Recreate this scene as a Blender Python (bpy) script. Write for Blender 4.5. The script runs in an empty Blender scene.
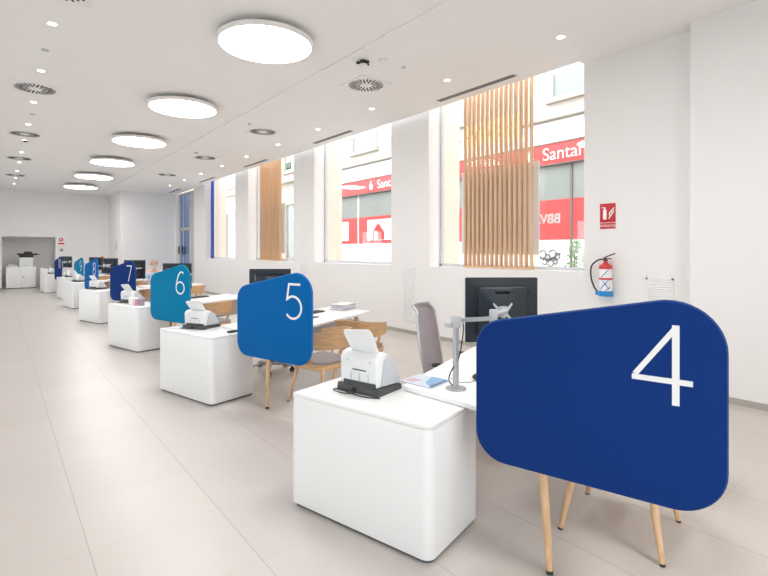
import bpy, bmesh, math, random
from mathutils import Vector, Matrix
random.seed(4)
scene = bpy.context.scene
COL = scene.collection
R = math.radians
V = Vector

# ------------------------------------------------------------------ materials
def mat(name, col, rough=0.5, metal=0.0, spec=0.5, noise=0.0, nscale=20.0, bump=0.0, bscale=60.0, coat=0.0, emit=None, estr=0.0, stretch=None):
    m = bpy.data.materials.new(name); m.use_nodes = True
    nt = m.node_tree; b = nt.nodes['Principled BSDF']
    b.inputs['Base Color'].default_value = (*col, 1); b.inputs['Roughness'].default_value = rough
    b.inputs['Metallic'].default_value = metal; b.inputs['Specular IOR Level'].default_value = spec
    b.inputs['Coat Weight'].default_value = coat
    if emit: b.inputs['Emission Color'].default_value = (*emit, 1); b.inputs['Emission Strength'].default_value = estr
    tc = nt.nodes.new('ShaderNodeTexCoord'); mp = nt.nodes.new('ShaderNodeMapping')
    nt.links.new(tc.outputs['Object'], mp.inputs['Vector'])
    if stretch: mp.inputs['Scale'].default_value = stretch
    if noise:
        n = nt.nodes.new('ShaderNodeTexNoise'); n.inputs['Scale'].default_value = nscale; n.inputs['Detail'].default_value = 4
        nt.links.new(mp.outputs[0], n.inputs['Vector'])
        r = nt.nodes.new('ShaderNodeMapRange'); r.inputs[3].default_value = 1 - noise; r.inputs[4].default_value = 1 + noise
        nt.links.new(n.outputs['Fac'], r.inputs[0])
        mx = nt.nodes.new('ShaderNodeVectorMath'); mx.operation = 'SCALE'; mx.inputs[0].default_value = col
        nt.links.new(r.outputs[0], mx.inputs['Scale']); nt.links.new(mx.outputs[0], b.inputs['Base Color'])
    if bump:
        n2 = nt.nodes.new('ShaderNodeTexNoise'); n2.inputs['Scale'].default_value = bscale; n2.inputs['Detail'].default_value = 3
        nt.links.new(mp.outputs[0], n2.inputs['Vector'])
        bp = nt.nodes.new('ShaderNodeBump'); bp.inputs['Strength'].default_value = bump; bp.inputs['Distance'].default_value = 0.002
        nt.links.new(n2.outputs['Fac'], bp.inputs['Height']); nt.links.new(bp.outputs[0], b.inputs['Normal'])
    return m

def floor_mat():
    m = mat('floor tile', (.585,.54,.508), .3, noise=.035, nscale=1.3)
    nt = m.node_tree; b = nt.nodes['Principled BSDF']; N = nt.nodes.new; Lk = nt.links.new
    base = b.inputs['Base Color'].links[0].from_socket
    g = N('ShaderNodeNewGeometry'); sx = N('ShaderNodeSeparateXYZ'); Lk(g.outputs['Position'], sx.inputs[0])
    def M(op, a, bb):
        n = N('ShaderNodeMath'); n.operation = op
        for i, v in enumerate((a, bb)):
            if hasattr(v, 'default_value'): Lk(v, n.inputs[i])
            else: n.inputs[i].default_value = v
        return n.outputs[0]
    px, py, ox, oy = .695, .65, .385, 3.01
    dx = M('PINGPONG', M('ADD', sx.outputs[0], 69.5 - ox), px/2)
    dy = M('PINGPONG', M('ADD', sx.outputs[1], 65.0 - oy), py/2)
    lx = M('MULTIPLY', M('LESS_THAN', dx, .0030), .42)
    ly = M('MULTIPLY', M('LESS_THAN', dy, .0024), .2)
    ln = M('MAXIMUM', lx, ly)
    # every tile a slightly different tone
    fx = M('FLOOR', M('DIVIDE', M('ADD', sx.outputs[0], 69.5 - ox), px), 0); fy = M('FLOOR', M('DIVIDE', M('ADD', sx.outputs[1], 65.0 - oy), py), 0)
    cb = N('ShaderNodeCombineXYZ'); Lk(fx, cb.inputs[0]); Lk(fy, cb.inputs[1])
    wn = N('ShaderNodeTexWhiteNoise'); Lk(cb.outputs[0], wn.inputs['Vector'])
    tone = M('ADD', M('MULTIPLY', wn.outputs['Value'], .035), .98)
    sc = N('ShaderNodeVectorMath'); sc.operation = 'SCALE'; Lk(base, sc.inputs[0]); Lk(tone, sc.inputs['Scale'])
    mx = N('ShaderNodeMix'); mx.data_type = 'RGBA'; Lk(ln, mx.inputs['Factor']); Lk(sc.outputs[0], mx.inputs['A']); mx.inputs['B'].default_value = (.22,.18,.15,1)
    Lk(mx.outputs['Result'], b.inputs['Base Color'])
    n = N('ShaderNodeTexNoise'); n.inputs['Scale'].default_value = 3
    r = N('ShaderNodeMapRange'); r.inputs[3].default_value = .26; r.inputs[4].default_value = .38
    Lk(n.outputs['Fac'], r.inputs[0]); Lk(r.outputs[0], b.inputs['Roughness'])
    return m

def wood_mat(name, col, stretch):
    m = mat(name, col, .45)
    nt = m.node_tree; b = nt.nodes['Principled BSDF']; N = nt.nodes.new; Lk = nt.links.new
    tc = N('ShaderNodeTexCoord'); mp = N('ShaderNodeMapping'); mp.inputs['Scale'].default_value = stretch
    Lk(tc.outputs['Object'], mp.inputs['Vector'])
    n = N('ShaderNodeTexNoise'); n.inputs['Scale'].default_value = 6; n.inputs['Detail'].default_value = 6; n.inputs['Distortion'].default_value = .2
    Lk(mp.outputs[0], n.inputs['Vector'])
    cr = N('ShaderNodeValToRGB'); cr.color_ramp.elements[0].position = .3; cr.color_ramp.elements[1].position = .7
    cr.color_ramp.elements[0].color = (*[c*.8 for c in col], 1); cr.color_ramp.elements[1].color = (*[min(1, c*1.12) for c in col], 1)
    Lk(n.outputs['Fac'], cr.inputs[0]); Lk(cr.outputs[0], b.inputs['Base Color'])
    return m

def glass_mat(name, tint, refl=.06):
    m = bpy.data.materials.new(name); m.use_nodes = True; nt = m.node_tree; nt.nodes.clear()
    o = nt.nodes.new('ShaderNodeOutputMaterial'); t = nt.nodes.new('ShaderNodeBsdfTransparent'); g = nt.nodes.new('ShaderNodeBsdfGlossy')
    t.inputs[0].default_value = (*tint, 1); g.inputs['Roughness'].default_value = .02
    mx = nt.nodes.new('ShaderNodeMixShader'); mx.inputs[0].default_value = refl
    nt.links.new(t.outputs[0], mx.inputs[1]); nt.links.new(g.outputs[0], mx.inputs[2]); nt.links.new(mx.outputs[0], o.inputs[0])
    return m

def emit_mat(name, col, s):
    m = bpy.data.materials.new(name); m.use_nodes = True; nt = m.node_tree; nt.nodes.clear()
    o = nt.nodes.new('ShaderNodeOutputMaterial'); e = nt.nodes.new('ShaderNodeEmission')
    e.inputs[0].default_value = (*col, 1); e.inputs[1].default_value = s; nt.links.new(e.outputs[0], o.inputs[0])
    return m

M_ = dict(
    wall=mat('white wall paint', (.845,.836,.829), .75, noise=.012, nscale=2, bump=.08, bscale=180),
    ceil=mat('ceiling paint', (.89,.886,.877), .85, noise=.01, nscale=1.5),
    floor=floor_mat(),
    skirting=mat('grey beige skirting', (.42,.39,.35), .5, noise=.03),
    cream=mat('cream stone', (.80,.72,.62), .8, noise=.06, nscale=5, bump=.3, bscale=40),
    lam=mat('white laminate', (.86,.875,.88), .32, noise=.008, nscale=3),
    lamtop=mat('white desk top', (.88,.885,.88), .28, noise=.008, nscale=3),
    plinth=mat('dark plinth', (.10,.10,.11), .5, noise=.05),
    wood=wood_mat('oak', (.66,.41,.215), (1.2,1.2,9)),
    woodleg=wood_mat('oak leg', (.70,.46,.26), (9,9,1.2)),
    slat=wood_mat('slat wood', (.74,.49,.30), (9,9,.12)),
    board=mat('grey board', (.78,.76,.74), .6, noise=.03),
    grey_fab=mat('grey fabric', (.34,.30,.29), .95, noise=.08, nscale=90, bump=.5, bscale=300),
    mesh_fab=mat('mauve grey mesh', (.60,.54,.555), .9, noise=.06, nscale=8, bump=.5, bscale=400, stretch=(1,1,6)),
    navy=mat('navy felt', (.004,.034,.19), .85, spec=.15, noise=.06, nscale=120, bump=.25, bscale=260),
    blue=mat('royal blue felt', (.0,.125,.40), .85, spec=.15, noise=.06, nscale=120, bump=.25, bscale=260),
    teal=mat('teal felt', (.0,.21,.42), .85, spec=.15, noise=.06, nscale=120, bump=.25, bscale=260),
    navyedge=mat('navy piping', (.015,.065,.21), .7, noise=.03), blueedge=mat('blue piping', (.02,.17,.52), .7, noise=.03), tealedge=mat('teal piping', (.01,.27,.40), .7, noise=.03),
    digit=mat('white lettering', (.88,.89,.90), .5, noise=.01),
    silver=mat('silver paint', (.50,.52,.54), .35, .55, noise=.02),
    silver2=mat('light plastic grey', (.52,.54,.57), .45, noise=.02),
    alu=mat('window aluminium', (.60,.62,.65), .4, .1, noise=.02),
    black=mat('black plastic', (.02,.021,.024), .42, noise=.1),
    mon=mat('monitor shell', (.017,.025,.035), .42, spec=.35, noise=.05, nscale=30),
    monring=mat('gloss black', (.012,.014,.018), .16, noise=.02),
    screen=mat('dark screen', (.012,.013,.016), .12, noise=.02),
    scan=mat('scanner white', (.80,.82,.83), .4, noise=.01),
    scandark=mat('scanner charcoal', (.055,.058,.063), .5, noise=.08),
    paper=mat('paper', (.86,.86,.85), .8, noise=.03, nscale=4),
    lilac=mat('lilac grey paper', (.50,.50,.62), .8, noise=.25, nscale=18),
    red=mat('sign red', (.55,.02,.03), .5, noise=.03),
    extred=mat('extinguisher red', (.62,.03,.03), .3, noise=.03),
    extwhite=mat('extinguisher white', (.84,.84,.86), .25, noise=.02),
    extblue=mat('extinguisher blue', (.02,.25,.62), .35, noise=.03),
    swirl=mat('dark blue decal', (.03,.08,.42), .35, noise=.03),
    shopred=mat('shop red', (.60,.055,.055), .6, noise=.05, nscale=3),
    shopwhite=mat('shop white', (.85,.85,.86), .6, noise=.02),
    shopglass=mat('shop pane', (.27,.295,.285), .15, noise=.12, nscale=.8),
    shopline=mat('dark joint', (.16,.13,.12), .6, noise=.05),
    beige=mat('street facade render', (.50,.46,.415), .85, noise=.05, nscale=2, bump=.3, bscale=30),
    beiged=mat('street facade trim', (.43,.40,.35), .85, noise=.05, nscale=3),
    asphalt=mat('asphalt', (.45,.44,.42), .9, noise=.1),
    leaf=mat('leaf', (.17,.33,.13), .6, noise=.3, nscale=12), stem=mat('stem', (.25,.2,.12), .8, noise=.1),
    graf=mat('dark spray line', (.07,.08,.11), .6, noise=.05),
    lamprim=mat('lamp rim white', (.86,.86,.85), .5, noise=.01),
    lamp=emit_mat('lamp diffuser light', (1,.985,.975), 16),
    spot=emit_mat('downlight glow', (1,.975,.95), 14.0),
    sign_glow=emit_mat('sign letter glow', (1,.84,.48), 1.7),
    glass=glass_mat('window glass', (.97,.985,.98)),
    blueglass=glass_mat('blue door glass', (.42,.54,.74), .12),
    bluestrip=mat('blue strip', (.02,.06,.40), .5, noise=.03),
    doorgrey=mat('door grey', (.55,.55,.54), .5, .2, noise=.02),
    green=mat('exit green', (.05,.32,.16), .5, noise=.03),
    slot=mat('vent dark', (.025,.025,.027), .8, noise=.1),
    skin=mat('skin', (.66,.42,.33), .5, noise=.05, nscale=10), hair=mat('grey hair', (.42,.38,.35), .8, noise=.25, nscale=60), hairo=mat('copper hair', (.58,.24,.09), .8, noise=.2, nscale=60),
    beard=mat('white beard', (.66,.62,.60), .9, noise=.15, nscale=80), shirt=mat('pale blue shirt', (.50,.62,.74), .85, noise=.05, nscale=30), trousers=mat('dark trousers', (.05,.06,.09), .9, noise=.1),
    pink=mat('pink tub', (.62,.30,.40), .5, noise=.1), mauve=mat('lilac pot', (.36,.30,.42), .5, noise=.1),
    bro1=mat('brochure blue', (.22,.42,.66), .4, noise=.1, nscale=9), bro2=mat('brochure pale', (.62,.68,.76), .4, noise=.15, nscale=9), bro3=mat('brochure rose', (.55,.40,.45), .4, noise=.1, nscale=9), bro4=mat('brochure navy', (.06,.12,.32), .4, noise=.1, nscale=9),
    cable=mat('black cable', (.015,.015,.016), .5, noise=.05),
)

# ------------------------------------------------------------------ mesh builder
class MB:
    def __init__(s): s.bm = bmesh.new()
    def _merge(s, b2):
        me = bpy.data.meshes.new('t'); b2.to_mesh(me); b2.free(); s.bm.from_mesh(me); bpy.data.meshes.remove(me); return s
    def box(s, c, d, rz=0.0, bev=0.0, rot=None, seg=2):
        b = bmesh.new(); bmesh.ops.create_cube(b, size=1)
        bmesh.ops.scale(b, vec=d, verts=b.verts)
        if bev: bmesh.ops.bevel(b, geom=b.edges[:], offset=bev, segments=seg, profile=.5, affect='EDGES')
        m = Matrix.Translation(c) @ (rot if rot is not None else Matrix.Rotation(rz, 4, 'Z'))
        b.transform(m); return s._merge(b)
    def bx(s, x0, x1, y0, y1, z0, z1, bev=0.0): return s.box(((x0+x1)/2,(y0+y1)/2,(z0+z1)/2), (abs(x1-x0),abs(y1-y0),abs(z1-z0)), bev=bev)
    def extr(s, pts, vec, bev=0.0, seg=2):
        b = bmesh.new(); vs = [b.verts.new(p) for p in pts]; f = b.faces.new(vs)
        r = bmesh.ops.extrude_face_region(b, geom=[f]); nv = [g for g in r['geom'] if isinstance(g, bmesh.types.BMVert)]
        bmesh.ops.translate(b, vec=vec, verts=nv)
        bmesh.ops.recalc_face_normals(b, faces=b.faces[:])
        if bev:
            vv = V(vec).normalized()
            es = [e for e in b.edges if abs((e.verts[0].co-e.verts[1].co).normalized().dot(vv)) < .5]
            bmesh.ops.bevel(b, geom=es, offset=bev, segments=seg, profile=.5, affect='EDGES')
        return s._merge(b)
    def prism(s, poly, z0, z1, bev=0.0): return s.extr([(p[0],p[1],z0) for p in poly], (0,0,z1-z0), bev)
    def tube(s, pts, r, n=10, cap=True):
        pts = [V(p) for p in pts]; rs = r if isinstance(r, (list, tuple)) else [r]*len(pts)
        b = bmesh.new(); rings = []; up = None
        for i, p in enumerate(pts):
            t = (pts[min(i+1,len(pts)-1)] - pts[max(i-1,0)]).normalized()
            if up is None: up = V((0,0,1)) if abs(t.z) < .9 else V((1,0,0))
            x = (up - t*up.dot(t)).normalized(); y = t.cross(x); up = x
            rings.append([b.verts.new(p + (x*math.cos(2*math.pi*k/n) + y*math.sin(2*math.pi*k/n))*rs[i]) for k in range(n)])
        for a, c in zip(rings, rings[1:]):
            for k in range(n): b.faces.new((a[k], a[(k+1)%n], c[(k+1)%n], c[k]))
        if cap: b.faces.new(rings[0][::-1]); b.faces.new(rings[-1])
        bmesh.ops.recalc_face_normals(b, faces=b.faces[:])
        return s._merge(b)
    def lathe(s, prof, c=(0,0,0), n=32, rot=None):
        b = bmesh.new(); rings = []
        for r, z in prof:
            if r < 1e-6: rings.append([b.verts.new((0,0,z))])
            else: rings.append([b.verts.new((r*math.cos(2*math.pi*k/n), r*math.sin(2*math.pi*k/n), z)) for k in range(n)])
        for a, d in zip(rings, rings[1:]):
            for k in range(n):
                q = [a[k%len(a)], a[(k+1)%len(a)], d[(k+1)%len(d)], d[k%len(d)]]
                q = list(dict.fromkeys(q))
                if len(q) > 2: b.faces.new(q)
        bmesh.ops.recalc_face_normals(b, faces=b.faces[:])
        b.transform(Matrix.Translation(c) @ (rot if rot is not None else Matrix())); return s._merge(b)
    def grid(s, rows, closed=False, thick=0.0):
        b = bmesh.new(); g = [[b.verts.new(p) for p in r] for r in rows]
        for a, c in zip(g, g[1:]):
            for k in range(len(a)-(0 if closed else 1)): b.faces.new((a[k], a[(k+1)%len(a)], c[(k+1)%len(a)], c[k]))
        if thick: bmesh.ops.solidify(b, geom=b.faces[:], thickness=thick)
        bmesh.ops.recalc_face_normals(b, faces=b.faces[:])
        return s._merge(b)
    def ball(s, c, r, sc=(1,1,1), u=16, v=12):
        b = bmesh.new(); bmesh.ops.create_uvsphere(b, u_segments=u, v_segments=v, radius=r); bmesh.ops.scale(b, vec=sc, verts=b.verts)
        bmesh.ops.translate(b, vec=c, verts=b.verts); return s._merge(b)

def link(name, me, m, parent=None):
    o = bpy.data.objects.new(name, me); COL.objects.link(o)
    if m is not None: me.materials.append(M_[m] if isinstance(m, str) else m)
    if parent: o.parent = parent
    return o
def root_of(o):
    while o.parent: o = o.parent
    return o
def part(name, mb, m, parent, label=None, sharp=35):
    """mb is in the coordinates of the scene; the mesh is stored relative to the thing's own base and turn"""
    r = root_of(parent) if parent else None
    if r: mb.bm.transform(r.matrix_basis.inverted())
    me = bpy.data.meshes.new(name); mb.bm.to_mesh(me); mb.bm.free()
    me.shade_smooth(); me.set_sharp_from_angle(angle=R(sharp))
    o = link(name, me, m, parent)
    if label: o['label'] = label
    return o
def tag(o, label, cat, group=None):
    o['label'] = label; o['category'] = cat
    if group: o['group'] = group
    return o
def thing(name, label, cat, loc=(0,0,0), rz=0.0, group=None):
    o = bpy.data.objects.new(name, None); COL.objects.link(o); o.empty_display_size = .1
    o.matrix_basis = Matrix.Translation(loc) @ Matrix.Rotation(rz, 4, 'Z')
    return tag(o, label, cat, group)
def solid(name, mb, m, label, cat, loc, group=None, rz=0.0):
    """a thing that is one mesh"""
    mt = Matrix.Translation(loc) @ Matrix.Rotation(rz, 4, 'Z')
    mb.bm.transform(mt.inverted())
    me = bpy.data.meshes.new(name); mb.bm.to_mesh(me); mb.bm.free(); me.shade_smooth(); me.set_sharp_from_angle(angle=R(35))
    o = link(name, me, m); o.matrix_basis = mt
    return tag(o, label, cat, group)
def struct(name, mb, m, parent=None):
    me = bpy.data.meshes.new(name); mb.bm.to_mesh(me); mb.bm.free(); me.shade_smooth(); me.set_sharp_from_angle(angle=R(30))
    o = link(name, me, m, parent)
    if not parent: o['kind'] = 'structure'
    return o
KIDS = {}
def copy_tree(o, parent=None):
    c = o.copy(); COL.objects.link(c); c.parent = parent
    for ch in [x for x in o.children]: copy_tree(ch, c)
    return c
def dup(root, mtx, label, group=None):
    c = copy_tree(root); c.matrix_basis = mtx @ root.matrix_basis; c['label'] = label
    if group: c['group'] = group
    return c

def rounded(poly, r, n=6):
    out = []; k = len(poly); rr = r if isinstance(r, (list, tuple)) else [r]*k
    for i in range(k):
        p0, p, p1 = V(poly[i-1]), V(poly[i]), V(poly[(i+1)%k]); a = (p0-p).normalized(); b = (p1-p).normalized()
        if rr[i] <= 1e-5: out.append(tuple(p)); continue
        ang = a.angle(b); d = rr[i]/math.tan(ang/2); cen = p + (a+b).normalized()*(rr[i]/math.sin(ang/2))
        s, e = p + a*d - cen, p + b*d - cen
        tot = s.angle_signed(e)
        for j in range(n+1):
            t = -tot*j/n; out.append(tuple(cen + V((s.x*math.cos(t)-s.y*math.sin(t), s.x*math.sin(t)+s.y*math.cos(t)))))
    return out
def smooth(pts, k=6):
    out = []; P = [V(p) for p in pts]
    for i in range(len(P)-1):
        a, b, c, d = P[max(i-1,0)], P[i], P[i+1], P[min(i+2,len(P)-1)]
        for j in range(k):
            t = j/k; out.append(.5*((2*b) + (c-a)*t + (2*a-5*b+4*c-d)*t*t + (3*b-a-3*c+d)*t**3))
    out.append(P[-1]); return out
def ribbon(mb, pts, w, place, depth, closed=False):
    P = [V(p) for p in pts]; L, Rr = [], []; n = len(P)
    for i, p in enumerate(P):
        a = P[i-1] if (i or closed) else None; b = P[(i+1)%n] if (i < n-1 or closed) else None
        t0 = (p-a).normalized() if a is not None else None; t1 = (b-p).normalized() if b is not None else None
        t0 = t0 if t0 is not None else t1; t1 = t1 if t1 is not None else t0
        n0 = V((-t0.y, t0.x)); n1 = V((-t1.y, t1.x)); m = (n0+n1).normalized(); k = min(3.0, 1/max(.2, m.dot(n0)))
        L.append(p + m*w/2*k); Rr.append(p - m*w/2*k)
    b = bmesh.new()
    fr = [[b.verts.new(place(q.x, q.y, d)) for q in side] for side in (L, Rr) for d in (0, depth)]  # L0 L1 R0 R1
    rng = range(n if closed else n-1)
    for i in rng:
        j = (i+1) % n
        b.faces.new((fr[1][i], fr[1][j], fr[3][j], fr[3][i])); b.faces.new((fr[0][i], fr[2][i], fr[2][j], fr[0][j]))
        b.faces.new((fr[0][i], fr[0][j], fr[1][j], fr[1][i])); b.faces.new((fr[2][i], fr[3][i], fr[3][j], fr[2][j]))
    if not closed:
        for i in (0, n-1): b.faces.new((fr[0][i], fr[1][i], fr[3][i], fr[2][i]))
    bmesh.ops.recalc_face_normals(b, faces=b.faces[:])
    mb._merge(b)
def text_mb(txt, size, org, right, up, depth=.004, align='LEFT', bold=0.0):
    cu = bpy.data.curves.new('txt', 'FONT'); cu.body = txt; cu.size = size; cu.extrude = depth; cu.align_x = align; cu.offset = bold
    o = bpy.data.objects.new('txt', cu); COL.objects.link(o)
    bpy.context.view_layer.update()
    me = bpy.data.meshes.new_from_object(o.evaluated_get(bpy.context.evaluated_depsgraph_get()))
    bpy.data.objects.remove(o); bpy.data.curves.remove(cu)
    right = V(right).normalized(); up = V(up).normalized(); nn = right.cross(up)
    m = Matrix((right, up, nn)).transposed().to_4x4(); m.translation = V(org)
    mb = MB(); mb.bm.from_mesh(me); mb.bm.transform(m); bpy.data.meshes.remove(me)
    return mb

# ================================================================== THE ROOM
WX, CZ, FY, PZ = 6.3, 4.2, 25.9, 4.78          # window wall, ceiling height, far wall
X0, Y0 = -3.6, -3.2
struct('floor', MB().bx(X0-.2, 7.3, Y0-.2, FY+1.6, -.12, 0), 'floor')
# ceiling: a centre strip lies a little higher than the sides
struct('ceiling', MB().bx(X0-.2, 1.31, Y0-.2, FY+.3, CZ, CZ+.3).bx(1.31, 3.62, Y0-.2, FY+.3, CZ+.018, CZ+.3).bx(3.62, 6.17, Y0-.2, FY+.3, CZ, CZ+.3).bx(6.17, WX+.01, Y0-.2, 3.43, CZ, CZ+.3).bx(6.17, WX+.01, 19.02, FY+.3, CZ, CZ+.3).bx(6.15, 6.7, Y0-.2, FY+.3, PZ, PZ+.1), 'ceil')
struct('wall_back', MB().bx(X0-.2, -.6, Y0-.3, Y0, 0, CZ+.1).bx(2.2, 6.7, Y0-.3, Y0, 0, CZ+.1).bx(-.6, 2.2, Y0-.3, Y0, 0, .2).bx(-.6, 2.2, Y0-.3, Y0, 3.3, CZ+.1), 'wall')
fb = struct('window_17', MB().bx(-.6, -.54, Y0-.2, Y0-.14, .2, 3.3).bx(2.14, 2.2, Y0-.2, Y0-.14, .2, 3.3).bx(.77, .83, Y0-.2, Y0-.14, .2, 3.3).bx(-.6, 2.2, Y0-.2, Y0-.14, .2, .26).bx(-.6, 2.2, Y0-.2, Y0-.14, 3.24, 3.3), 'alu')  # unseen glazed opening behind the camera, added to bring in fill daylight
struct('pane', MB().bx(-.54, 2.14, Y0-.173, Y0-.167, .26, 3.24), 'glass', fb)
lw = MB(); ly = Y0-.2; added_wins = [(-1.8+4.6*k, .4+4.6*k) for k in range(6)]  # openings added in the unseen left wall so daylight reaches the cabinet fronts
for (a, b) in added_wins: lw.bx(X0-.3, X0, ly, a, 0, CZ+.1).bx(X0-.3, X0, a, b, 0, .35).bx(X0-.3, X0, a, b, 2.75, CZ+.1); ly = b
struct('wall_left', lw.bx(X0-.3, X0, ly, FY+.3, 0, CZ+.1), 'wall')
for i, (a, b) in enumerate(added_wins):
    fr = struct('window_%d' % (i+11), MB().bx(X0-.2, X0-.14, a, a+.05, .35, 2.75).bx(X0-.2, X0-.14, b-.05, b, .35, 2.75).bx(X0-.2, X0-.14, (a+b)/2-.03, (a+b)/2+.03, .35, 2.75).bx(X0-.2, X0-.14, a, b, .35, .4).bx(X0-.2, X0-.14, a, b, 3.35, 2.75), 'alu')  # frame of an added daylight opening
    struct('pane', MB().bx(X0-.173, X0-.167, a+.05, b-.05, .4, 2.7), 'glass', fr)
# far wall with the copier alcove
AX0, AX1, AZ = .12, 2.0, 2.24
struct('wall_far', MB().bx(X0-.2, AX0, FY, FY+.3, 0, CZ+.1).bx(AX1, 4.6, FY, FY+.3, 0, CZ+.1).bx(AX0, AX1, FY, FY+.3, AZ, CZ+.1)
       .bx(AX0-.2, AX0, FY+.3, FY+1.3, 0, AZ+.2).bx(AX1, AX1+.2, FY+.3, FY+1.3, 0, AZ+.2).bx(AX0-.2, AX1+.2, FY+1.2, FY+1.4, 0, AZ+.2).bx(AX0-.2, AX1+.2, FY+.3, FY+1.3, AZ, AZ+.2), 'wall')
struct('wall_block', MB().bx(4.1, 6.64, 23.05, FY+.3, 0, CZ+.1), 'wall')
# window wall: openings (Y0,Y1) between piers, sill at 1.32
SILL = 1.33
wins = [(3.43, 6.5), (7.6, 10.68), (11.77, 14.85), (15.93, 19.02)]
door = (20.35, 22.85)
ops = wins + [door]
w = MB(); st = MB(); ycur = Y0-.3
for (a, b) in ops:
    w.bx(WX, 6.68, ycur, a, 0, PZ); st.bx(6.68, 7.15, ycur, a, -.8, CZ+1.5); ycur = b
w.bx(WX, 6.68, ycur, FY+.3, 0, PZ); st.bx(6.68, 7.15, ycur, FY+3, -.8, CZ+1.5)
for (a, b) in wins:
    w.bx(WX, 6.68, a, b, 0, SILL); st.bx(6.68, 7.15, a, b, -.8, SILL)
struct('wall_right', w, 'wall'); struct('wall_outer', st, 'cream')
struct('wall_right_pier', MB().bx(6.08, 6.31, Y0-.1, 2.055, 0, CZ), 'wall')
# skirting
sk = MB()
for a, b in ((2.055, 20.35), (22.85, 23.05)): sk.bx(6.285, WX, a, b, 0, .065)
sk.bx(6.065, 6.08, Y0, 2.055, 0, .065)
struct('baseboard_right', sk, 'skirting')
struct('baseboard_far', MB().bx(X0, AX0, FY-.015, FY, 0, .065).bx(AX1, 4.1, FY-.015, FY, 0, .065).bx(4.085, 4.1, 23.05, FY, 0, .065).bx(4.085, 6.3, 23.035, 23.05, 0, .065), 'skirting')
# windows
for i, (a, b) in enumerate(wins):
    r = MB(); t = .05
    r.bx(6.60, 6.66, a, a+t, SILL, PZ).bx(6.60, 6.66, b-t, b, SILL, PZ).bx(6.60, 6.66, a, b, SILL, SILL+.05).bx(6.60, 6.66, a, b, PZ-.05, PZ)
    fr = struct('window_%d' % (i+1), r, 'alu')
    struct('pane', MB().bx(6.627, 6.633, a+t, b-t, SILL+.05, PZ-.05), 'glass', fr)
# glazed door with transom
a, b = door
r = MB().bx(6.42, 6.50, a, a+.95, 0, CZ).bx(6.42, 6.50, b-.14, b, 0, CZ).bx(6.42, 6.50, a+.95, a+1.02, 0, CZ).bx(6.42, 6.50, b-.62, b-.56, 0, CZ)
r.bx(6.42, 6.50, a+.9, b, 0, .12).bx(6.42, 6.50, a+.9, b, CZ-.08, CZ).bx(6.42, 6.50, a+.9, b, 2.52, 2.66)
dr = struct('door_1', r, 'doorgrey')
struct('pane', MB().bx(6.455, 6.465, a+1.02, b-.14, .12, CZ-.08), 'blueglass', dr)
struct('door_handle', MB().box((6.38, b-.10, 1.66), (.05,.05,.34), bev=.01), 'black', dr)
struct('door_handle', MB().box((6.38, b-.66, 1.66), (.05,.05,.34), bev=.01).box((6.38, b-1.0, 1.66), (.05,.05,.30), bev=.01).tube([(6.37,b-.66,1.55),(6.37,b-.83,1.48),(6.37,b-1.0,1.55)], .02), 'black', dr)

# ================================================================== CEILING FITTINGS
lamp_ord = ['nearest, at the top edge of the picture', 'second', 'third', 'fourth', 'fifth', 'sixth and farthest']
def lamp():
    t = thing('ceiling_lamp', '', 'ceiling lamp', (2.52, 0, CZ-.09))
    part('lamp_rim', MB().lathe([(.54,.0),(.56,.002),(.568,.012),(.568,.05),(.555,.06),(0,.06)], (2.52,0,CZ-.105), 64), 'lamprim', t)
    part('diffuser', MB().lathe([(0,-.006),(.3,-.005),(.53,-.002),(.542,.002),(.542,.008)], (2.52,0,CZ-.105), 64), 'lamp', t)
    part('mount', MB().lathe([(.2,.06),(.2,.123),(0,.123)], (2.52,0,CZ-.105), 32), 'lamprim', t)
    return t
lp = lamp(); lab = 'round glowing white ceiling lamp, %s of the row over the desks'
ys = [5.41+3.32*k for k in range(6)]
for k, y in enumerate(ys):
    L = lab % ['largest and nearest in view', 'second from the camera', 'third from the camera', 'fourth from the camera', 'fifth from the camera', 'farthest from the camera'][k]
    if k == 0: lp.matrix_basis = Matrix.Translation((2.52, y, CZ-.09)); lp['label'] = L; lp['group'] = 'round ceiling lamps'
    else: dup(lp, Matrix.Translation((0, 3.32*k, 0)), L, 'round ceiling lamps')
for y in (2.09, -1.23): dup(lp, Matrix.Translation((0, y-5.41, 0)), 'round glowing white ceiling lamp behind the camera, outside the picture', 'round ceiling lamps')

def vent(c):
    t = thing('ceiling_vent', '', 'ceiling vent', c)
    x, y, z = c
    part('vent_plate', MB().bx(x-.3, x+.3, y-.3, y+.3, z-.012, z, bev=.003), 'lamprim', t)
    m = MB()
    for k in range(28):
        a = 2*math.pi*(k+.5)/28
        for r0, r1 in (((.10,.265) if k % 2 else (.17,.275)),):
            d = V((math.cos(a), math.sin(a), 0)); mid = V((x, y, z-.0135)) + d*(r0+r1)/2
            m.box(mid, (r1-r0, .021, .004), rz=a)
    part('slots', m, 'slot', t, 'dark radial slots')
    return t
vt = vent((4.45, 5.98, CZ)); words = ['nearest', 'second', 'third', 'farthest']
vt['label'] = 'square ceiling vent with dark radial slots, nearest of the row by the windows'; vt['group'] = 'ceiling vents'
for k, y in enumerate((9.7, 13.4, 17.2)): dup(vt, Matrix.Translation((0, y-5.98, 0)), 'square ceiling vent with radial slots, %s from the camera in the row by the windows' % ('second','third','farthest')[k], 'ceiling vents')
for k, y in enumerate((5.62, 9.39, 13.17, 16.7, 20.5)):
    dup(vt, Matrix.Translation((.46-4.45, y-5.98, 0)), 'square ceiling vent with radial slots, %s of the left row' % ('cut by the picture top','second from the camera','third from the camera','fourth from the camera','farthest')[k], 'ceiling vents')

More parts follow.
